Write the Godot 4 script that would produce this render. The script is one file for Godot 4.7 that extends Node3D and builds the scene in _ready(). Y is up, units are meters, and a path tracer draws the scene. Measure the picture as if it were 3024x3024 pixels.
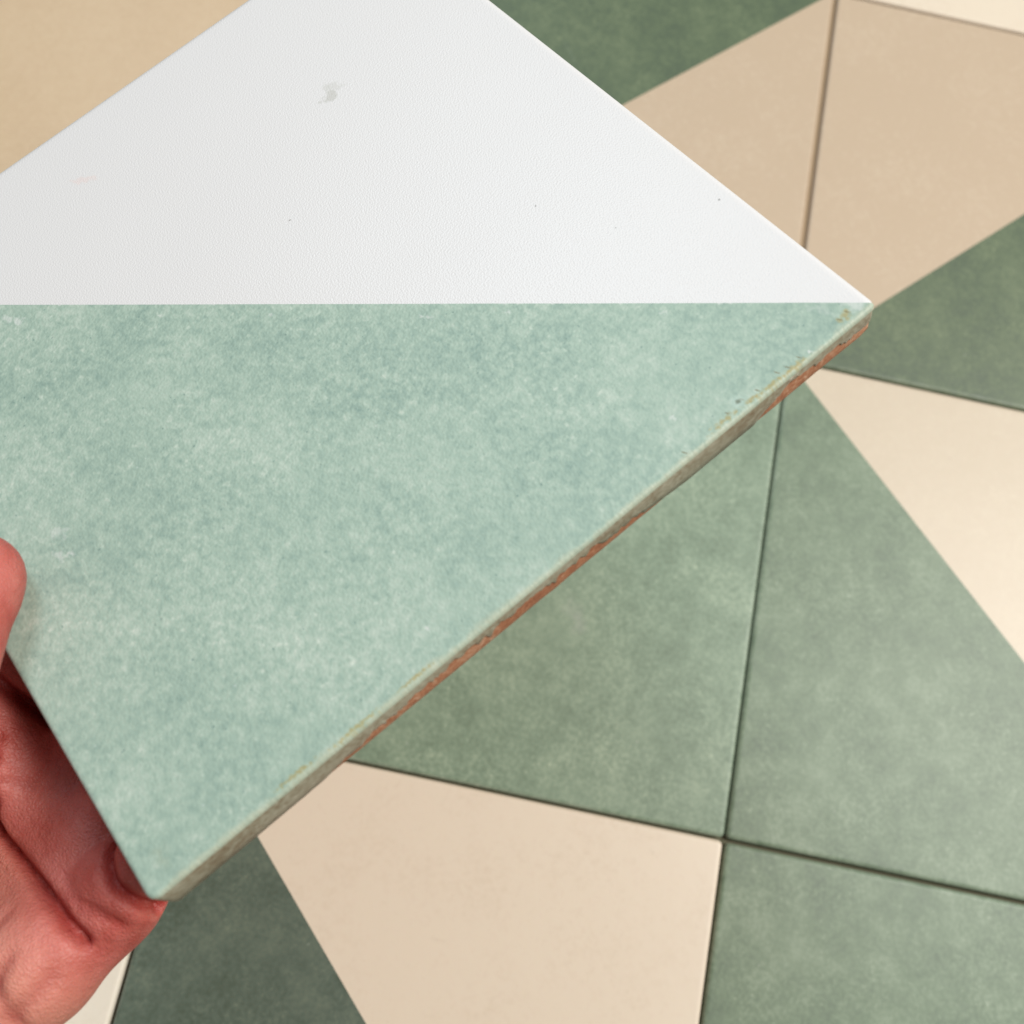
extends Node3D
# A hand holds a two-tone glazed tile over a dry-laid floor of the same kind of tile. Lengths in metres; the tile and hand builders work in millimetres.

const TILE := 200.0            # pitch of the floor, mm
const FACE := 198.9            # side of a floor tile, mm
const HELD := 197.0            # side of the held tile, mm
var rng := RandomNumberGenerator.new()


func _ready() -> void:
	rng.seed = 7
	# ---- camera ----
	var cam := Camera3D.new()
	cam.name = "camera"
	add_child(cam)
	cam.fov = 51.75
	cam.near = 0.01
	cam.far = 30.0
	var right := floor_dir(Vector3(0.97804, 0.19525, 0.07287))
	var up := floor_dir(Vector3(-0.20814, 0.93308, 0.29333))
	var back := floor_dir(Vector3(-0.01072, -0.30205, 0.95323))
	cam.transform = Transform3D(Basis(right, up, back).orthonormalized(), floor_dir(Vector3(-0.106635, -0.020079, 0.40251)))
	cam.current = true
	# ---- surroundings and lens ----
	var we := WorldEnvironment.new()
	we.name = "world_environment"
	var e := Environment.new()
	e.background_mode = Environment.BG_COLOR
	e.background_color = Color(0.175, 0.15, 0.14).linear_to_srgb()
	e.tonemap_mode = Environment.TONE_MAPPER_LINEAR
	e.tonemap_exposure = 1.0
	e.sdfgi_enabled = true
	e.ssao_enabled = true
	e.ssil_enabled = true
	we.environment = e
	var lens := CameraAttributesPhysical.new()
	lens.frustum_focal_length = 24.7
	lens.frustum_focus_distance = 0.272
	lens.exposure_aperture = 8.6
	we.camera_attributes = lens
	add_child(we)
	# ---- lamps of the room, all above and outside the picture ----
	area_light("window_light", Vector3(-1.05, 2.2, -1.57), Vector3(-0.1, 0.1, -0.05), Vector2(0.8, 0.8), Color(0.68, 0.87, 0.98).linear_to_srgb(), 2.3)
	area_light("ceiling_light", Vector3(1.3, 2.2, -0.5), Vector3(-0.1, 0.1, -0.05), Vector2(1.0, 1.0), Color(1.0, 0.965, 0.91).linear_to_srgb(), 7.0)
	# ---- things ----
	build_floor()
	build_held_tile()
	build_hand()


func floor_dir(v: Vector3) -> Vector3:   # (right, away, up) on the floor -> the scene's axes
	return Vector3(v.x, v.z, -v.y)


func area_light(called: String, at: Vector3, towards: Vector3, size: Vector2, color: Color, energy: float) -> void:
	var l := AreaLight3D.new()
	l.name = called
	l.area_size = size
	l.light_color = color
	l.light_energy = energy
	l.set("area_range", 8.0)
	l.shadow_enabled = true
	add_child(l)
	l.look_at_from_position(at, towards, Vector3(0.1, 0, 1))


func tag(o: Node, label := "", category := "", group := "", kind := "") -> void:
	for k in [["label", label], ["category", category], ["group", group], ["kind", kind]]:
		if k[1] != "":
			o.set_meta(k[0], k[1])


func put(called: String, mesh: Mesh, m: Material, parent: Node) -> MeshInstance3D:
	var o := MeshInstance3D.new()
	o.name = called
	o.mesh = mesh
	o.material_override = m
	parent.add_child(o, true)
	return o


# ------------------------------------------------------------------ textures
func noise_bytes(size: int, seed_: int, period: float, octaves := 3, gain := 0.5, kind := FastNoiseLite.TYPE_SIMPLEX_SMOOTH, warp := 0.0) -> PackedByteArray:
	var n := FastNoiseLite.new()
	n.noise_type = kind
	n.seed = seed_
	n.frequency = 1.0 / period
	n.fractal_octaves = octaves
	n.fractal_gain = gain
	if octaves == 1:
		n.fractal_type = FastNoiseLite.FRACTAL_NONE
	if warp > 0.0:
		n.domain_warp_enabled = true
		n.domain_warp_amplitude = warp
		n.domain_warp_frequency = 0.6 / period
		n.domain_warp_fractal_type = FastNoiseLite.DOMAIN_WARP_FRACTAL_NONE
	var im := n.get_image(size, size)
	im.convert(Image.FORMAT_L8)
	return im.get_data()


func glaze_image(size: int, seed_: int, base: Color, deep: Color, pale: Color, contrast: float, coarse := 1.0) -> Image:
	var px := size / 200.0   # pixels per mm
	var clouds := noise_bytes(size, seed_, 46.0 * px, 3, 0.55, FastNoiseLite.TYPE_SIMPLEX_SMOOTH, 12.0 * px)
	var blot := noise_bytes(size, seed_ + 1, 6.5 * coarse * px, 3, 0.6, FastNoiseLite.TYPE_SIMPLEX_SMOOTH, 3.0 * px)
	var grain := noise_bytes(size, seed_ + 2, 2.5 * px, 3, 0.45, FastNoiseLite.TYPE_SIMPLEX_SMOOTH, 2.0 * px)
	var spots := noise_bytes(size, seed_ + 3, 2.9 * px, 2, 0.5, FastNoiseLite.TYPE_SIMPLEX_SMOOTH, 2.0 * px)
	var out := PackedByteArray()
	out.resize(size * size * 3)
	var b := Vector3(base.r, base.g, base.b) * 255.0
	var to_deep := Vector3(deep.r, deep.g, deep.b) * 255.0 - b
	var to_pale := Vector3(pale.r, pale.g, pale.b) * 255.0 - b
	var at := 0
	for i in size * size:
		var lively := 0.45 + clouds[size * size - 1 - i] * 0.0043   # the speckle is stronger in some places
		var v := (clouds[i] - 128) * 0.0034 + (blot[i] - 128) * 0.0036 + (grain[i] - 128) * 0.0040 * lively
		v *= contrast
		var s := spots[i]
		if s > 182:
			v += (s - 182) * 0.013 * contrast * lively
		elif s < 66:
			v -= (66 - s) * 0.009 * contrast
		var c := b + (to_pale * minf(v, 1.3) if v > 0.0 else to_deep * minf(-v, 1.3))
		out[at] = clampi(int(c.x), 0, 255)
		out[at + 1] = clampi(int(c.y), 0, 255)
		out[at + 2] = clampi(int(c.z), 0, 255)
		at += 3
	return Image.create_from_data(size, size, false, Image.FORMAT_RGB8, out)


func stain(im: Image, x: float, y: float, rx: float, ry: float, turn: float, color: Color, strength: float, ragged := 0.5, sharp := 2.2) -> void:
	# an irregular mark of its own colour in the glaze; x, y and radii in mm
	var px := im.get_width() / 200.0
	var n := FastNoiseLite.new()
	n.seed = int(x * 31 + y * 17)
	n.frequency = 0.55 / maxf(minf(rx, ry), 0.2)
	var r := maxf(rx, ry) * 1.7
	for j in range(maxi(0, int((y - r) * px)), mini(im.get_height(), int((y + r) * px) + 1)):
		for i in range(maxi(0, int((x - r) * px)), mini(im.get_width(), int((x + r) * px) + 1)):
			var p := Vector2(i / px - x, j / px - y).rotated(-turn)
			var d := Vector2(p.x / rx, p.y / ry).length() + ragged * n.get_noise_2d(i / px, j / px)
			var w := clampf((1.0 - d) * sharp, 0.0, 1.0) * strength
			if w > 0.0:
				im.set_pixel(i, j, im.get_pixel(i, j).lerp(color, w))


func edge_break(im: Image, rows: Array, color: Color, seed_: int) -> void:
	# glaze that thins out and pales over an arris; rows: [axis, side, width mm, strength]
	var size := im.get_width()
	var px := size / 200.0
	var n := FastNoiseLite.new()
	n.seed = seed_
	n.frequency = 0.09
	for r in rows:
		var deep := int(r[2] * 2.2 * px)
		for k in size:
			var w: float = r[2] * (0.75 + 0.9 * n.get_noise_2d(k / px, r[1] * 90.0 + r[0] * 40.0))
			for d in deep:
				var t := clampf(1.0 - d / px / maxf(w, 0.05), 0.0, 1.0)
				t = clampf(t * 1.6, 0.0, 1.0) * r[3] * (0.8 + 0.5 * n.get_noise_2d(k / px * 9.0, d / px * 9.0))
				if t <= 0.0:
					continue
				var q: int = d if r[1] == 0 else size - 1 - d
				var x: int = q if r[0] == 0 else k
				var y: int = k if r[0] == 0 else q
				im.set_pixel(x, y, im.get_pixel(x, y).lerp(color, t))


func bump_noise(size: int, seed_: int, period: float, octaves := 3, gain := 0.55) -> ImageTexture:
	var im := Image.create_from_data(size, size, false, Image.FORMAT_L8, noise_bytes(size, seed_, period, octaves, gain))
	return ImageTexture.create_from_image(im)


func glaze_material(called: String, im: Image, rough: float, bump: Texture2D, bump_cm: float, tint := Color.WHITE) -> StandardMaterial3D:
	var m := StandardMaterial3D.new()
	m.resource_name = called
	m.albedo_color = tint
	if im:
		m.albedo_texture = ImageTexture.create_from_image(im)
	m.roughness = rough
	m.metallic_specular = 0.5
	if bump:
		m.heightmap_enabled = true
		m.heightmap_texture = bump
		m.heightmap_scale = bump_cm
	return m


# ------------------------------------------------------------------ tile shapes
func arris(d: float, r: float) -> float:   # drop of the rounded arris at d mm from the rim
	return 0.0 if d >= r else r - sqrt(maxf(r * r - (r - d) * (r - d), 0.0))


func around_corner(x: float, y: float, s: float, rc: float) -> Vector2:   # a square with rounded corners
	var cx := clampf(x, rc, s - rc)
	var cy := clampf(y, rc, s - rc)
	var d := Vector2(x - cx, y - cy)
	var m := maxf(absf(d.x), absf(d.y))
	if m > 0.0 and absf(d.x) > 0.0 and absf(d.y) > 0.0:
		d *= m / d.length()
	return Vector2(cx, cy) + d


func stations(s: float, inner: int) -> PackedFloat32Array:
	var g := PackedFloat32Array()
	var rim := [0.0, 0.06, 0.22, 0.5, 0.9, 1.4, 2.0, 2.7, 4.5]
	for v in rim:
		g.append(v)
	for k in range(1, inner):
		g.append(lerpf(4.5, s - 4.5, k / float(inner)))
	for k in rim.size():
		g.append(s - rim[rim.size() - 1 - k])
	return g


# One glazed half of a tile: half 0 is x > y, half 1 is x < y. The glaze rolls over the arris and runs down the sides to run_to(side, along).
func glaze_half(s: float, half: int, r: float, rc: float, lift: float, wave: float, seed_: int, run_to: Callable, inner := 14, what := 0) -> ArrayMesh:   # what: 0 all, 1 without the run on the near side, 2 that run alone
	var st := SurfaceTool.new()
	st.begin(Mesh.PRIMITIVE_TRIANGLES)
	st.set_smooth_group(0)
	var g := stations(s, inner)
	var n := g.size()
	var hills := FastNoiseLite.new()
	hills.seed = seed_
	hills.frequency = 0.016
	var at := func(i: int, j: int) -> Vector3:
		var x := g[i]
		var y := g[j]
		var d := minf(minf(x, s - x), minf(y, s - y))
		var p := around_corner(x, y, s, rc)
		var z := -arris(d, r) + lift * clampf(absf(x - y) / 2.0, 0.0, 1.0) + wave * hills.get_noise_2d(x, y) * clampf(d / 12.0, 0.0, 1.0)
		return Vector3(p.x, z, p.y)
	var tri := func(a: Vector3, b: Vector3, c: Vector3) -> void:
		for v in [a, b, c]:
			st.set_uv(Vector2(clampf(v.x / s, 0.002, 0.998), clampf(v.z / s, 0.002, 0.998)))
			st.add_vertex(Vector3(v.x, v.y, -v.z) * 0.001)
	for i in n - 1 if what < 2 else 0:
		for j in n - 1:
			var a: Vector3 = at.call(i, j)
			var b: Vector3 = at.call(i + 1, j)
			var c: Vector3 = at.call(i + 1, j + 1)
			var d: Vector3 = at.call(i, j + 1)
			if (i > j) == (half == 0) and i != j:
				# where only one side of the cell is cut, keep the diagonal parallel to the joint
				tri.call(a, c, b)
				tri.call(a, d, c)
			elif i == j:
				if half == 0:
					tri.call(a, c, b)
				else:
					tri.call(a, d, c)
	# the run down the sides
	var sides := [[0, 0], [1, 1]] if half == 0 else [[0, 1], [1, 0]]   # [axis, far side]
	for sd in sides:
		if what > 0 and (sd[0] == 1 and sd[1] == 0) != (what == 2):
			continue
		var along := PackedFloat32Array()
		for k in n - 1:
			var parts := maxi(1, int((g[k + 1] - g[k]) / 0.7))
			for q in parts:
				along.append(lerpf(g[k], g[k + 1], q / float(parts)))
		along.append(s)
		var rows := []
		for t in along:
			var low: float = run_to.call(sd[0], sd[1], t)
			var col := []
			for q in [[0.0, -r], [-0.30, -r - 0.25], [-0.46, -r - 0.6], [-0.12, -r - 1.2], [0.0, -r - 2.6], [0.02, 0.5], [-0.05, 1.0], [-0.34, 1.02]]:
				var z: float = q[1] if q[1] < 0.0 else lerpf(-r - 2.6, low, q[1])
				if q[1] < 0.0:
					z = maxf(z, low)
				var e: float = q[0]
				var x: float
				var y: float
				if sd[0] == 0:   # y is fixed
					y = s + e if sd[1] == 1 else -e
					x = t
				else:
					x = s + e if sd[1] == 1 else -e
					y = t
				var p := around_corner(clampf(x, 0.0, s), clampf(y, 0.0, s), s, rc)
				var c := Vector2(clampf(p.x, rc, s - rc), clampf(p.y, rc, s - rc))
				var o := (p - c)
				p = c + o.normalized() * (o.length() + e) if o.length() > 0.0 else p
				col.append(Vector3(p.x, z, p.y))
			rows.append(col)
		var flip: bool = (sd[0] == 0) == (sd[1] == 1)
		for k in rows.size() - 1:
			for q in rows[k].size() - 1:
				var a: Vector3 = rows[k][q]
				var b: Vector3 = rows[k + 1][q]
				var c: Vector3 = rows[k + 1][q + 1]
				var d: Vector3 = rows[k][q + 1]
				if flip:
					tri.call(a, b, c)
					tri.call(a, c, d)
				else:
					tri.call(a, c, b)
					tri.call(a, d, c)
	st.index()
	st.generate_normals()
	return st.commit()


func clay_body(s: float, thick: float, rc: float, rough: float, seed_: int) -> ArrayMesh:
	var st := SurfaceTool.new()
	st.begin(Mesh.PRIMITIVE_TRIANGLES)
	st.set_smooth_group(0)
	var n := FastNoiseLite.new()
	n.seed = seed_
	n.frequency = 0.35
	var ring := []
	var steps := 48
	for side in 4:
		for k in steps:
			var t := s * k / float(steps)
			ring.append([Vector2(t, 0), Vector2(s, t), Vector2(s - t, s), Vector2(0, s - t)][side])
	var levels := [[6.0, -0.9], [0.45, -0.9 - 0.6], [0.45, -thick * 0.3], [0.2, -thick * 0.5], [0.1, -thick * 0.75], [0.12, -thick + 0.9], [0.6, -thick + 0.2], [1.9, -thick]]
	var loops := []
	for lv in levels:
		var loop := []
		for p in ring:
			var q := around_corner(p.x, p.y, s, rc)
			var c := Vector2(s / 2, s / 2)
			var inward := Vector2(clampf(q.x, lv[0], s - lv[0]), clampf(q.y, lv[0], s - lv[0]))
			var bump := rough * n.get_noise_3d(q.x, lv[1] * 3.0, q.y)
			inward += (c - inward).normalized() * (0.15 + bump)
			loop.append(Vector3(inward.x, lv[1], inward.y))
		loops.append(loop)
	var tri := func(a: Vector3, b: Vector3, c: Vector3) -> void:
		for v in [a, b, c]:
			st.set_uv(Vector2(v.x / s, v.z / s))
			st.add_vertex(Vector3(v.x, v.y, -v.z) * 0.001)
	var m := ring.size()
	for l in loops.size() - 1:
		for k in m:
			var a: Vector3 = loops[l][k]
			var b: Vector3 = loops[l][(k + 1) % m]
			var c: Vector3 = loops[l + 1][(k + 1) % m]
			var d: Vector3 = loops[l + 1][k]
			tri.call(a, c, b)
			tri.call(a, d, c)
	for end in [0, loops.size() - 1]:
		var mid := Vector3(s / 2, levels[end][1], s / 2)
		for k in m:
			var a: Vector3 = loops[end][k]
			var b: Vector3 = loops[end][(k + 1) % m]
			if end == 0:
				tri.call(mid, a, b)
			else:
				tri.call(mid, b, a)
	st.index()
	st.generate_normals()
	return st.commit()


# ------------------------------------------------------------------ floor
func build_floor() -> void:
	var fl := Node3D.new()
	fl.name = "floor"
	tag(fl, "floor of square two-tone tiles laid dry, sage green and cream halves", "floor", "", "structure")
	add_child(fl)
	var bed := StandardMaterial3D.new()
	bed.albedo_color = Color(0.38, 0.375, 0.30)
	bed.roughness = 0.95
	var sheet := BoxMesh.new()
	sheet.size = Vector3(6.0, 0.02, 6.0)
	var sub := put("subfloor", sheet, bed, fl)
	sub.position = Vector3(0, -0.0136, 0)
	# added tan strip: its colour stands in for shaded tile flanks in this joint
	var joint_tone := StandardMaterial3D.new()
	joint_tone.albedo_color = Color(0.66, 0.57, 0.46)
	joint_tone.roughness = 0.95
	var strip := BoxMesh.new()
	strip.size = Vector3(0.0032, 0.004, 0.198)
	put("joint_tone_strip", strip, joint_tone, fl).position = Vector3(0.00022, -0.0041, -0.3)
	var clay := StandardMaterial3D.new()
	clay.albedo_color = Color(0.60, 0.40, 0.29)
	clay.roughness = 0.9
	var bump := bump_noise(512, 91, 26.0, 3)
	var greens := []
	for k in 4:   # one glaze; its four tones carry the light and shade of their tiles
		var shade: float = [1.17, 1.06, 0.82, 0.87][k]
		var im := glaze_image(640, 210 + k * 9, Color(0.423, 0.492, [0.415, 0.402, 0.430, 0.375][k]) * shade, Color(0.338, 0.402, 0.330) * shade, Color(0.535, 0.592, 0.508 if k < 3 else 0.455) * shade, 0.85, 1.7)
		edge_break(im, [[0, 0, 1.6, 0.35], [1, 0, 1.6, 0.35], [0, 1, 1.6, 0.35], [1, 1, 1.6, 0.35]], Color(0.72, 0.75, 0.69), 5 + k)
		if k == 0:
			for q in [[130.0, 71.0, 5.0, 8.0], [162.0, 28.0, 0.8, 0.8]]:
				stain(im, q[0], q[1], q[2], q[3], 0.5, Color(0.70, 0.69, 0.67), 0.4, 0.9, 0.8)
		for i in 40:
			var pale := rng.randf() < 0.6
			var r := rng.randf_range(0.25, 0.9)
			stain(im, rng.randf_range(2, 198), rng.randf_range(2, 198), r, r * rng.randf_range(0.5, 1.0), rng.randf() * 3.0, Color(0.72, 0.74, 0.70) if pale else Color(0.30, 0.34, 0.28), rng.randf_range(0.2, 0.55), 0.7, 1.2)
		for i in 9:   # scuffs
			stain(im, rng.randf_range(2, 198), rng.randf_range(2, 198), rng.randf_range(5, 16), rng.randf_range(0.5, 1.6), rng.randf() * 3.0, Color(0.62, 0.66, 0.60), rng.randf_range(0.12, 0.3), 1.2, 0.8)
		greens.append(glaze_material("sage_glaze", im, 0.46, bump, 0.004))
	var creams := []
	for k in 5:
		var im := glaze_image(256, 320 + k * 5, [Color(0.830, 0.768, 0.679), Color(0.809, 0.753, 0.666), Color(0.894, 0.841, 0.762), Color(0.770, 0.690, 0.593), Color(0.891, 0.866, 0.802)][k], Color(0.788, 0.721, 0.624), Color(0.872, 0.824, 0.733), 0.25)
		for i in 16:
			stain(im, rng.randf_range(2, 198), rng.randf_range(2, 198), rng.randf_range(0.8, 3.5), rng.randf_range(0.5, 1.0), rng.randf() * 3.0, Color(0.72, 0.66, 0.58), rng.randf_range(0.08, 0.25), 0.9, 0.9)
		creams.append(glaze_material("cream_glaze", im, 0.42, bump, 0.003))
	var tan := glaze_material("tan_glaze", glaze_image(256, 350, Color(0.800, 0.697, 0.558), Color(0.761, 0.653, 0.513), Color(0.834, 0.741, 0.607), 0.5), 0.45, bump, 0.003)
	var down := func(_a: int, _b: int, _t: float) -> float: return -7.2
	var halves := []
	for v in 2:
		halves.append([glaze_half(FACE, 0, 1.4, 2.0, 0.0, 0.12, 40 + v, down, 8), glaze_half(FACE, 1, 1.4, 2.0, 0.0, 0.12, 40 + v, down, 8)])
	var body := clay_body(FACE, 8.5, 2.2, 0.08, 3)
	# quarter turns of each tile, by row and column; -1 is a plain cream tile
	var turns := {Vector2i(0, 1): 0, Vector2i(0, 0): 3, Vector2i(-1, 0): 0, Vector2i(-1, -1): 3, Vector2i(0, -1): 2, Vector2i(-1, 1): 2, Vector2i(0, 2): 1, Vector2i(-2, 1): -1, Vector2i(-2, -1): 2, Vector2i(-2, 0): 1, Vector2i(-1, 2): 1}
	var picks := {Vector2i(-1, 0): 0, Vector2i(0, 0): 1, Vector2i(0, -1): 1, Vector2i(-1, -1): 2, Vector2i(0, 1): 3, Vector2i(-1, 1): 3, Vector2i(-2, -1): 2, Vector2i(0, 2): 2}  # darker copies of the glaze go where shade lies on the floor
	var shifts := {Vector2i(0, 1): Vector2(0.8, 0.0), Vector2i(-1, 1): Vector2(-0.35, 0.0), Vector2i(0, 0): Vector2(-0.35, 0.25), Vector2i(-1, 0): Vector2(0.2, 0.1)}   # mm, as laid by hand
	for row in range(-2, 4):
		for col in range(-3, 3):
			var key := Vector2i(col, row)
			var q: int = turns.get(key, rng.randi() % 4)
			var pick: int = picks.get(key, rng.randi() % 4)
			var t := put("floor_tile", body, clay, fl)
			var turn := maxi(q, 0) * PI / 2.0
			var b := Basis(Vector3.UP, turn)
			b = Basis(Vector3.RIGHT, rng.randf_range(-0.0022, 0.0022)) * Basis(Vector3.BACK, rng.randf_range(-0.0022, 0.0022)) * b
			var mid := Vector3(FACE / 2, 0, -FACE / 2) * 0.001
			var at := Vector3((col + 0.5) * TILE, rng.randf_range(-0.25, 0.25), -(row + 0.5) * TILE) * 0.001
			t.transform = Transform3D(b, at - b * mid)
			var nudge: Vector2 = shifts.get(key, Vector2(rng.randf_range(-0.15, 0.15), rng.randf_range(-0.15, 0.15)))
			t.position += Vector3(nudge.x, 0, -nudge.y) * 0.001
			var v := rng.randi() % 2
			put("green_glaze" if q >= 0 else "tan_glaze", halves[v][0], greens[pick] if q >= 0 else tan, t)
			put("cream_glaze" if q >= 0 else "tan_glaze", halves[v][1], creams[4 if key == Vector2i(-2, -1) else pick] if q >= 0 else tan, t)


# ------------------------------------------------------------------ held tile
func held_frame() -> Transform3D:   # x along the edge held in the hand, y up out of the glaze, z = -(from the far edge)
	var a := floor_dir(Vector3(-0.73782, 0.63255, -0.23558))
	var b := floor_dir(Vector3(0.62540, 0.77193, 0.11399))
	var n := -floor_dir(Vector3(0.25396, -0.06323, -0.96515))
	return Transform3D(Basis(a, n, b).orthonormalized(), floor_dir(Vector3(-0.157847, -0.043161, 0.17795)))


func build_held_tile() -> void:
	var root := Node3D.new()
	root.name = "ceramic_tile"
	tag(root, "glazed tile held in the hand, white half and mottled blue-green half, bare clay edge", "tile")
	add_child(root)
	var f := held_frame()
	# the tile builders lay x along a and their y from the far edge back to the near one
	root.transform = Transform3D(f.basis, f.origin + f.basis.z * HELD * 0.001)
	var im := glaze_image(1536, 11, Color(0.660, 0.750, 0.690), Color(0.535, 0.640, 0.598), Color(0.790, 0.843, 0.790), 0.80)
	var k := 200.0 / HELD
	var y := func(b: float) -> float: return (HELD - b) * k
	edge_break(im, [[0, 0, 1.9, 0.7]], Color(0.735, 0.755, 0.665), 77)
	edge_break(im, [[1, 1, 1.2, 0.5]], Color(0.80, 0.84, 0.80), 78)
	for q in [[2.6, 189.5, 1.2, 2.6], [1.1, 166.0, 0.7, 6.0], [1.0, 173.0, 0.7, 4.0], [1.5, 160.5, 0.6, 2.5], [1.7, 153.0, 0.8, 4.5], [1.5, 37.0, 0.6, 6.0], [1.0, 52.0, 0.6, 7.0], [1.3, 68.0, 0.5, 5.0]]:
		stain(im, q[0], y.call(q[1]), q[2], q[3], 0.0, Color(0.68, 0.60, 0.37), 0.62, 1.0, 1.3)
	for q in [[2.8, 188.0], [3.2, 190.5], [2.0, 171.5], [2.6, 169.0], [2.2, 163.0], [3.0, 159.0], [1.8, 141.5], [2.6, 154.5], [2.0, 175.0]]:
		stain(im, q[0], y.call(q[1]), 0.8, 0.2, 0.5, Color(0.46, 0.42, 0.30), 0.7, 0.6)
	stain(im, 3.2, y.call(158.1), 2.1, 2.1, 0, Color(0.74, 0.83, 0.79), 0.7, 0.3, 1.2)
	stain(im, 3.2, y.call(158.1), 0.8, 0.8, 0, Color(0.45, 0.49, 0.42), 0.85, 0.4, 1.6)
	for q in [[1.6, 177.6, 0.8, 0.9], [9.7, 145.5, 1.2, 0.7], [80.1, 21.1, 2.2, 0.6], [79.0, 23.5, 1.2, 0.7], [8.0, 75.7, 0.7, 0.9], [70.4, 122.0, 1.3, 0.6], [148.0, 44.0, 2.0, 0.7], [151.0, 42.0, 2.4, 0.6], [4.0, 192.5, 3.6, 0.7], [8.0, 187.0, 3.0, 0.35], [100.0, 94.0, 1.0, 0.6], [121.0, 73.0, 0.8, 0.6], [58.0, 136.5, 0.9, 0.6], [32.0, 162.0, 1.1, 0.5], [72.0, 121.0, 0.9, 0.7], [86.0, 24.0, 2.6, 0.5]]:
		stain(im, q[0], y.call(q[1]), q[2], q[2] * 0.6, 0.6, Color(0.86, 0.88, 0.86), q[3] * 0.9, 1.2, 1.3)
	for i in 150:   # the two glazes bleed a little where they meet
		var t := rng.randf_range(6, 194)
		stain(im, t + rng.randf_range(-0.2, 0.6), t - rng.randf_range(-0.2, 0.6), rng.randf_range(0.25, 0.8), rng.randf_range(0.2, 0.45), PI / 4, Color(0.86, 0.88, 0.86), rng.randf_range(0.25, 0.8), 0.8, 1.4)
	for i in 620:   # pin holes and pale specks
		var light := rng.randf() < 0.18
		stain(im, rng.randf_range(4, 190), rng.randf_range(4, 196), rng.randf_range(0.16, 0.42), rng.randf_range(0.16, 0.42), 0, Color(0.86, 0.90, 0.88) if light else Color(0.42, 0.53, 0.51), rng.randf_range(0.15, 0.6), 0.5, 1.5)
	stain(im, 5.8, y.call(6.4), 3.0, 2.0, 0, Color(0.72, 0.73, 0.63), 0.4, 0.8, 0.8)
	var green := glaze_material("mottled_green_glaze", im, 0.52, bump_noise(1024, 51, 5.5, 3), 0.010)
	var wim := Image.create(1024, 1024, false, Image.FORMAT_RGB8)
	wim.fill(Color(0.908, 0.905, 0.905))
	stain(wim, 148.6, y.call(145.0), 2.0, 3.0, 0.5, Color(0.77, 0.77, 0.74), 0.6, 1.1)
	stain(wim, 150.6, y.call(147.5), 3.0, 2.0, 0.9, Color(0.83, 0.83, 0.81), 0.5, 1.2)
	for q in [[46.3, 192.4, 0.35], [121.0, 113.7, 0.3], [77.5, 160.7, 0.3], [58.0, 170.0, 0.2]]:
		stain(wim, q[0], y.call(q[1]), q[2] * 0.8, q[2] * 1.2, 0.4, Color(0.42, 0.40, 0.38), 0.6, 0.3)
	stain(wim, 177.0, y.call(79.7), 4.0, 1.4, 0.9, Color(0.93, 0.86, 0.84), 0.5, 0.8)
	var white := glaze_material("white_glaze", wim, 0.40, bump_noise(1536, 63, 4.6, 2, 0.5), 0.007)
	var drip := FastNoiseLite.new()
	drip.seed = 9
	drip.frequency = 0.11
	var run := func(axis: int, far: int, t: float) -> float:
		if axis == 1 and far == 0:   # the side that faces the camera; b is measured from the corner in the hand
			var b: float = HELD - t
			var bare := 0.0          # share of the side that shows clay
			for seg in [[0, 36, 0.0, 0.04], [36, 52, 0.04, 0.34], [52, 78, 0.40, 0.68], [78, 112, 0.66, 0.58], [112, 128, 0.56, 0.3], [128, 140, 0.22, 0.02], [140, 160, 0.02, 0.02], [160, 170, 0.02, 0.72], [170, 179, 0.74, 0.6], [179, 198, 0.54, 0.40]]:
				if b >= seg[0] and b <= seg[1]:
					bare = lerpf(seg[2], seg[3], (b - seg[0]) / (seg[1] - seg[0]))
			bare *= 1.0 + 0.5 * drip.get_noise_2d(b * 1.6, 3.0) + 0.42 * drip.get_noise_2d(b * 7.0, 9.0)
			return lerpf(-10.0, -1.9, clampf(bare * 1.1, 0.0, 0.95))
		return -7.2 + 1.8 * drip.get_noise_2d(t, axis * 50.0 + far * 20.0)
	var clay := StandardMaterial3D.new()
	clay.resource_name = "terracotta"
	clay.albedo_texture = ImageTexture.create_from_image(glaze_image(512, 71, Color(0.69, 0.47, 0.34), Color(0.56, 0.35, 0.24), Color(0.80, 0.65, 0.54), 1.1))
	clay.uv1_triplanar = true
	clay.uv1_scale = Vector3(9, 9, 9)
	clay.roughness = 0.9
	put("clay_body", clay_body(HELD, 10.3, 2.4, 0.16, 8), clay, root)
	put("white_glaze", glaze_half(HELD, 0, 2.3, 2.4, 0.12, 0.16, 61, run, 26), white, root)
	put("green_glaze", glaze_half(HELD, 1, 1.15, 2.4, 0.0, 0.16, 61, run, 26, 1), green, root)
	var shaded_run := StandardMaterial3D.new()  # near side only: run of glaze darkened, its shade put into the colour
	shaded_run.resource_name = "shaded_side_glaze"
	shaded_run.albedo_texture = ImageTexture.create_from_image(glaze_image(512, 83, Color(0.60, 0.585, 0.505), Color(0.48, 0.42, 0.33), Color(0.70, 0.695, 0.62), 1.2))
	shaded_run.uv1_triplanar = true
	shaded_run.uv1_scale = Vector3(7, 7, 7)
	shaded_run.roughness = 0.45
	put("edge_glaze", glaze_half(HELD, 1, 1.15, 2.4, 0.0, 0.16, 61, run, 26, 2), shaded_run, root)


# ------------------------------------------------------------------ hand
# Joints in millimetres in the held tile's axes: x along the held edge, y along the near edge, z up out of the glaze (the tile lies between -8 and 0).
var bone_a := PackedVector3Array()
var bone_v := PackedVector3Array()
var bone_l := PackedFloat32Array()
var bone_r := PackedFloat32Array()
var bone_t := PackedFloat32Array()
var bone_g := PackedInt32Array()


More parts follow.
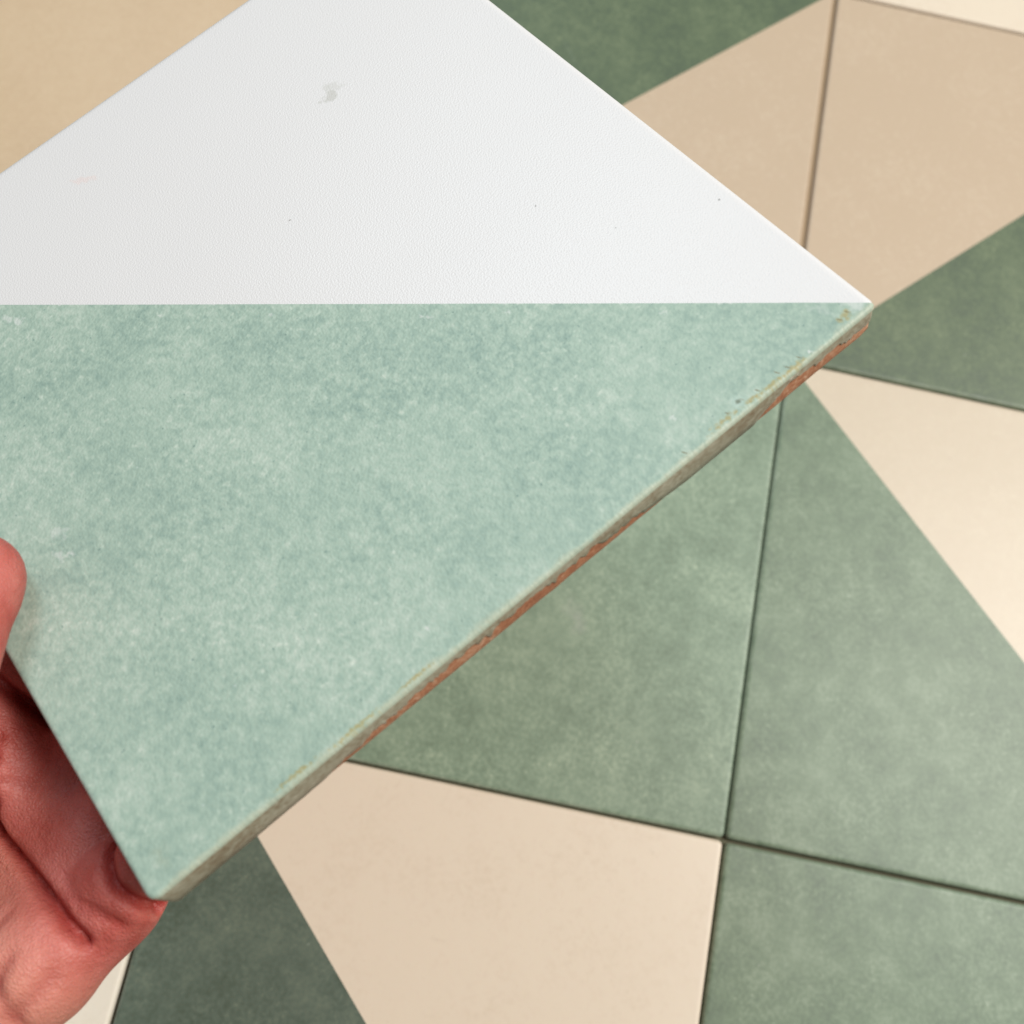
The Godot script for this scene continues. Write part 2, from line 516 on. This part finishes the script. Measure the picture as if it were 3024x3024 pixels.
func bone(group: int, a: Vector3, r0: float, b: Vector3, r1: float) -> void:
	bone_a.append(a)
	bone_v.append(b - a)
	bone_l.append(1.0 / maxf((b - a).length_squared(), 1e-6))
	bone_r.append(r0)
	bone_t.append(r1 - r0)
	bone_g.append(group)


func bone_distance(i: int, p: Vector3) -> float:
	var q := p - bone_a[i]
	var h := clampf(q.dot(bone_v[i]) * bone_l[i], 0.0, 1.0)
	return (q - bone_v[i] * h).length() - bone_r[i] - bone_t[i] * h


func smin(a: float, b: float, k: float) -> float:
	var h := maxf(k - absf(a - b), 0.0) / k
	return minf(a, b) - h * h * k * 0.25


var folds := []   # [points in x, y; depth; half width; lowest z; highest z]


func fold_depth(p: Vector3) -> float:
	var sum := 0.0
	for f in folds:
		if p.z < f[3] or p.z > f[4]:
			continue
		var pts: PackedVector2Array = f[0]
		var q := Vector2(p.x, p.y)
		var best := 1e9
		var along := 0.0
		for k in pts.size() - 1:
			var c := Geometry2D.get_closest_point_to_segment(q, pts[k], pts[k + 1])
			var dd := c.distance_squared_to(q)
			if dd < best:
				best = dd
				along = (k + c.distance_to(pts[k]) / pts[k].distance_to(pts[k + 1])) / (pts.size() - 1)
		var w: float = f[2]
		if best < w * w * 9.0:
			sum += f[1] * exp(-best / (w * w)) * clampf(minf(along, 1.0 - along) * 5.0 + 0.12, 0.0, 1.0)
	return sum


func hand_distance(p: Vector3, near: PackedInt32Array) -> float:
	var palm := 1e3
	var finger := 1e3
	var one := 1e3
	var group := -1
	for i in near:
		var q := p - bone_a[i]
		var h := clampf(q.dot(bone_v[i]) * bone_l[i], 0.0, 1.0)
		var d := (q - bone_v[i] * h).length() - bone_r[i] - bone_t[i] * h
		var g := bone_g[i]
		if g == 0:
			palm = smin(palm, d, 9.0)
		else:
			if g != group:
				finger = smin(finger, one, 0.8)
				one = 1e3
				group = g
			one = smin(one, d, 3.0)
	finger = smin(finger, one, 0.8)
	return smin(palm, finger, 6.0)


func build_hand() -> void:
	# palm
	var wrist := Vector3(42, -104, -40)
	bone(0, Vector3(17, -17, -29), 9.3, Vector3(24, -88, -38), 15)
	bone(0, Vector3(34, -14, -33), 10, Vector3(36, -92, -41), 14)
	bone(0, Vector3(53, -13, -33), 10.5, Vector3(48, -92, -41), 14)
	bone(0, Vector3(71, -16, -29), 10.5, Vector3(58, -86, -38), 15)
	bone(0, Vector3(16, -38, -27), 13.5, Vector3(22, -80, -31), 18)     # heel of the palm
	bone(0, Vector3(66, -42, -14), 13, Vector3(56, -80, -28), 18)       # ball of the thumb
	bone(0, Vector3(57, -24, -19), 9, Vector3(66, -36, -12), 12)        # web
	bone(0, Vector3(66, -17, -20), 8, Vector3(80, -22, -15), 9)
	bone(0, Vector3(30, -100, -40), 20, Vector3(34, -150, -46), 22)
	bone(0, Vector3(54, -100, -40), 20, Vector3(52, -150, -46), 22)
	bone(0, Vector3(34, -150, -46), 22, Vector3(36, -320, -62), 34)
	bone(0, Vector3(52, -150, -46), 22, Vector3(54, -320, -62), 34)
	bone(0, Vector3(18, -19, -31), 9, Vector3(46, -20, -34), 10)
	bone(0, Vector3(46, -20, -34), 10, Vector3(72, -18, -31), 10)
	bone(0, Vector3(76, -10, -26), 9, Vector3(83, -20, -22), 8.5)
	# thumb
	bone(1, Vector3(66, -40, -9), 13, Vector3(60, -11, 14), 10.6)
	bone(1, Vector3(60, -11, 14), 10.6, Vector3(78.5, 4.5, 10.4), 9.7)
	bone(1, Vector3(78.5, 4.5, 10.4), 9.7, Vector3(81, 7, 9.6), 9.3)
	# fingers under the tile: little, ring, middle, index
	var rows := [[16.5, 8.2, 16.0, 36.0, 52.0, 6.6], [33.0, 8.9, 26.0, 52.0, 74.0, 7.2], [52.0, 9.2, 30.0, 60.0, 84.0, 7.5], [74.5, 9.6, 24.0, 50.0, 72.0, 7.3]]
	for k in 4:
		var f: Array = rows[k]
		var x: float = f[0]
		var r: float = f[1]
		bone(2 + k, Vector3(x, -10, -24.5 if k == 0 or k == 3 else -30.0), r + 0.8, Vector3(x + 0.5, f[2], -10.6 - r), r)
		bone(2 + k, Vector3(x + 0.5, f[2], -10.6 - r), r, Vector3(x + 1.0, f[3], -12.0 - r), r - 0.8)
		bone(2 + k, Vector3(x + 1.0, f[3], -12.0 - r), r - 0.8, Vector3(x + 1.5, f[4], -10.5 - f[5]), f[5])
	folds = [
		[PackedVector2Array([Vector2(9, -22.8), Vector2(12, -23.2), Vector2(20, -24.2), Vector2(32, -27.0), Vector2(43, -29.2), Vector2(56, -28)]), 3.4, 1.5, -34.0, 20.0],
		[PackedVector2Array([Vector2(25, -5.5), Vector2(21, -8.6), Vector2(15, -10.4), Vector2(9, -9.0), Vector2(3, -6.0)]), 3.2, 1.3, -30.0, 20.0],
		[PackedVector2Array([Vector2(86, -13), Vector2(78, -10.6), Vector2(70, -9.2), Vector2(62, -7.4), Vector2(55, -5)]), 4.0, 1.5, -30.0, -4.0],
		[PackedVector2Array([Vector2(17, -18.5), Vector2(12, -16.5), Vector2(7, -14.4)]), 1.2, 1.3, -30.0, 20.0],
		[PackedVector2Array([Vector2(62, -14), Vector2(50, -24), Vector2(44, -38), Vector2(42, -62), Vector2(44, -80)]), 2.0, 1.7, -36.0, 20.0],
		[PackedVector2Array([Vector2(0, -44), Vector2(14, -40), Vector2(30, -44)]), 0.9, 1.4, -36.0, 20.0],
		[PackedVector2Array([Vector2(2, -52), Vector2(10, -58), Vector2(12, -70)]), 0.9, 1.6, -36.0, 20.0],
		[PackedVector2Array([Vector2(17, -33), Vector2(13, -41), Vector2(12, -52)]), 1.1, 1.5, -36.0, 20.0],
		[PackedVector2Array([Vector2(9, -29), Vector2(7, -36), Vector2(7, -46)]), 0.9, 1.4, -36.0, 20.0],
		[PackedVector2Array([Vector2(26, -31), Vector2(24, -40), Vector2(26, -54)]), 0.8, 1.6, -36.0, 20.0],
		[PackedVector2Array([Vector2(58, -14), Vector2(63, -17), Vector2(72, -19)]), 0.8, 0.9, -36.0, 20.0],
		[PackedVector2Array([Vector2(52, -16), Vector2(58, -19), Vector2(66, -22)]), 0.6, 0.8, -36.0, 20.0],
		[PackedVector2Array([Vector2(46, -15), Vector2(52, -21), Vector2(60, -25)]), 0.7, 0.9, -36.0, 20.0],
		[PackedVector2Array([Vector2(28, -20), Vector2(20, -19.5), Vector2(14, -19)]), 0.6, 1.0, -36.0, 20.0],
	]
	var mesh := surface_net(Vector3(-12, -330, -104), Vector3(108, 96, 32), 1.1)
	var skin := StandardMaterial3D.new()
	skin.resource_name = "skin"
	skin.vertex_color_use_as_albedo = true
	skin.roughness = 0.44
	skin.metallic_specular = 0.4
	skin.subsurf_scatter_enabled = true
	skin.subsurf_scatter_strength = 0.25
	skin.heightmap_enabled = true
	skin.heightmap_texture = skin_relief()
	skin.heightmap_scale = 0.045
	skin.uv1_triplanar = true
	skin.uv1_scale = Vector3(22, 22, 22)
	var root := Node3D.new()
	root.name = "person"
	tag(root, "left hand reaching in from lower left, palm up, gripping the tile by its edge", "person")
	add_child(root)
	root.transform = held_frame()
	put("hand", mesh, skin, root)
	# nail on the back of the thumb
	var nail := StandardMaterial3D.new()
	nail.albedo_color = Color(0.86, 0.62, 0.56)
	nail.roughness = 0.3
	var st := SurfaceTool.new()
	st.begin(Mesh.PRIMITIVE_TRIANGLES)
	st.set_smooth_group(0)
	var axis := Vector3(20, 17, -3).normalized()
	var side := axis.cross(Vector3.BACK).normalized()
	var out := side.cross(axis).normalized()
	var grid := []
	for i in 9:
		var row := []
		for j in 9:
			var u := i / 8.0
			var ang := (j / 8.0 - 0.5) * 2.0 * (0.78 - 0.2 * pow(2.0 * u - 1.0, 4.0))
			var r := 10.15 - 0.5 * u - (0.5 if j == 0 or j == 8 or i == 0 else 0.0)
			row.append(Vector3(73.5, 0.2, 11.0) + axis * (u * 13.0) + (side * sin(ang) + out * cos(ang)) * r)
		grid.append(row)
	for i in 8:
		for j in 8:
			for v in [grid[i][j], grid[i + 1][j], grid[i + 1][j + 1], grid[i][j], grid[i + 1][j + 1], grid[i][j + 1]]:
				st.add_vertex(Vector3(v.x, v.z, v.y) * 0.001)
	st.index()
	st.generate_normals()
	put("thumb_nail", st.commit(), nail, root)


func skin_relief() -> ImageTexture:   # fine lattice of skin lines under broader unevenness
	var size := 512
	var n := FastNoiseLite.new()
	n.noise_type = FastNoiseLite.TYPE_CELLULAR
	n.cellular_return_type = FastNoiseLite.RETURN_DISTANCE2_SUB
	n.frequency = 1.0 / 9.0
	n.fractal_type = FastNoiseLite.FRACTAL_NONE
	n.domain_warp_enabled = true
	n.domain_warp_amplitude = 8.0
	n.domain_warp_frequency = 0.03
	n.seed = 21
	var im := n.get_image(size, size)
	im.convert(Image.FORMAT_L8)
	var cells := im.get_data()
	var soft := noise_bytes(size, 15, 22.0, 4, 0.6)
	var out := PackedByteArray()
	out.resize(size * size)
	for i in size * size:
		out[i] = clampi(int(minf(cells[i] * 1.6, 150.0) * 0.6 + soft[i] * 0.6), 0, 255)
	return ImageTexture.create_from_image(Image.create_from_data(size, size, false, Image.FORMAT_L8, out))


func surface_net(lo: Vector3, hi: Vector3, h: float) -> ArrayMesh:
	var nx := int((hi.x - lo.x) / h) + 2
	var ny := int((hi.y - lo.y) / h) + 2
	var nz := int((hi.z - lo.z) / h) + 2
	var field := PackedFloat32Array()
	field.resize(nx * ny * nz)
	field.fill(99.0)
	var B := 5
	var reach := h * B * 0.87 + 4.5
	var cells := PackedInt32Array()
	for bz in range(0, nz, B):
		for by in range(0, ny, B):
			for bx in range(0, nx, B):
				var mid := lo + Vector3(bx + 2, by + 2, bz + 2) * h
				var near := PackedInt32Array()
				var least := 1e3
				var ds := PackedFloat32Array()
				for i in bone_a.size():
					var d := bone_distance(i, mid)
					ds.append(d)
					least = minf(least, d)
				if least > reach + 2.0:
					continue
				for i in bone_a.size():
					if ds[i] < least + 2.0 * h * B * 0.87 + 9.0:
						near.append(i)
				var d0 := hand_distance(mid, near)
				if absf(d0) > reach + 3.0:
					if d0 < 0.0:
						for z in range(bz, mini(bz + B, nz)):
							for y in range(by, mini(by + B, ny)):
								for x in range(bx, mini(bx + B, nx)):
									field[x + nx * (y + ny * z)] = -9.0
					continue
				var creased := mid.y > -90.0 and mid.y < 5.0
				for z in range(bz, mini(bz + B, nz)):
					for y in range(by, mini(by + B, ny)):
						for x in range(bx, mini(bx + B, nx)):
							var p := lo + Vector3(x, y, z) * h
							var d := hand_distance(p, near)
							if creased and absf(d) < 5.0:
								d += fold_depth(p)
							field[x + nx * (y + ny * z)] = d
	var index := {}
	var pts := PackedVector3Array()
	var sx := 1
	var sy := nx
	var sz := nx * ny
	var corners := [0, sx, sy, sx + sy, sz, sx + sz, sy + sz, sx + sy + sz]
	for z in nz - 1:
		for y in ny - 1:
			var rowat := nx * (y + ny * z)
			for x in nx - 1:
				var c := rowat + x
				var f0 := field[c]
				if f0 > 8.0 or f0 < -8.0:
					continue
				var neg := 0
				for o in corners:
					if field[c + o] < 0.0:
						neg += 1
				if neg == 0 or neg == 8:
					continue
				var sum := Vector3.ZERO
				var count := 0
				for k in 8:
					for axis in [1, 2, 4]:
						if k & axis:
							continue
						var fa := field[c + corners[k]]
						var fb := field[c + corners[k | axis]]
						if (fa < 0.0) != (fb < 0.0):
							var t := fa / (fa - fb)
							var p := Vector3(k & 1, (k >> 1) & 1, k >> 2)
							if axis == 1:
								p.x = t
							elif axis == 2:
								p.y = t
							else:
								p.z = t
							sum += p
							count += 1
				index[c] = pts.size()
				pts.append(lo + (Vector3(x, y, z) + sum / count) * h)
	var tris := PackedInt32Array()
	for c in index:
		var f0 := field[c]
		for e in [[sx, sy, sz], [sy, sz, sx], [sz, sx, sy]]:
			var f1 := field[c + e[0]]
			if (f0 < 0.0) == (f1 < 0.0):
				continue
			var a = index.get(c)
			var b = index.get(c - e[1])
			var d = index.get(c - e[1] - e[2])
			var g = index.get(c - e[2])
			if a == null or b == null or d == null or g == null:
				continue
			# y and z change places below, which mirrors the winding
			if f0 < 0.0:
				tris.append_array([a, b, d, a, d, g])
			else:
				tris.append_array([a, d, b, a, g, d])
	# two rounds of light smoothing take the grid out of the surface
	var normals := PackedVector3Array()
	normals.resize(pts.size())
	for t in range(0, tris.size(), 3):
		var n := (pts[tris[t + 1]] - pts[tris[t]]).cross(pts[tris[t + 2]] - pts[tris[t]])
		for k in 3:
			normals[tris[t + k]] += n
	var tone := FastNoiseLite.new()
	tone.seed = 4
	tone.frequency = 0.07
	var colors := PackedColorArray()
	var out := PackedVector3Array()
	var on := PackedVector3Array()
	for i in pts.size():
		var p := pts[i]
		var n := normals[i].normalized()
		var w := 0.5 + 0.5 * tone.get_noise_3dv(p) + 0.25 * tone.get_noise_3dv(p * 3.0)
		var c := Color(0.43, 0.078, 0.060).lerp(Color(0.60, 0.185, 0.155), clampf(w * 1.3 - 0.15, 0.0, 1.0))
		c = c.lerp(Color(0.70, 0.30, 0.225), clampf((-p.y - 24.0) / 16.0, 0.0, 0.8))   # paler heel, with the light beyond the tile's shadow painted in
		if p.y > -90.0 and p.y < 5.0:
			c = c.lerp(Color(0.36, 0.045, 0.035), clampf(fold_depth(p) * 0.3, 0.0, 0.8))   # deeper red along the creases
		colors.append(c)
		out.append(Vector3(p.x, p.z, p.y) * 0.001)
		on.append(Vector3(n.x, n.z, n.y))
	var arrays := []
	arrays.resize(Mesh.ARRAY_MAX)
	# outward normals: decide by comparing with the field's slope at the first vertex
	var mid := (lo + hi) / 2.0
	var vote := 0.0
	for i in range(0, out.size(), 97):
		var p := pts[i]
		var all := PackedInt32Array(range(bone_a.size()))
		vote += signf(hand_distance(p + normals[i].normalized() * 0.8, all) - hand_distance(p - normals[i].normalized() * 0.8, all))
	if vote < 0.0:
		for i in on.size():
			on[i] = -on[i]
	# front faces run clockwise seen from outside
	var a0 := tris[0]
	var gn := (out[tris[1]] - out[a0]).cross(out[tris[2]] - out[a0])
	if gn.dot(on[a0]) > 0.0:
		for t in range(0, tris.size(), 3):
			var s := tris[t + 1]
			tris[t + 1] = tris[t + 2]
			tris[t + 2] = s
	arrays[Mesh.ARRAY_VERTEX] = out
	arrays[Mesh.ARRAY_NORMAL] = on
	arrays[Mesh.ARRAY_COLOR] = colors
	arrays[Mesh.ARRAY_INDEX] = tris
	var m := ArrayMesh.new()
	m.add_surface_from_arrays(Mesh.PRIMITIVE_TRIANGLES, arrays)
	return m
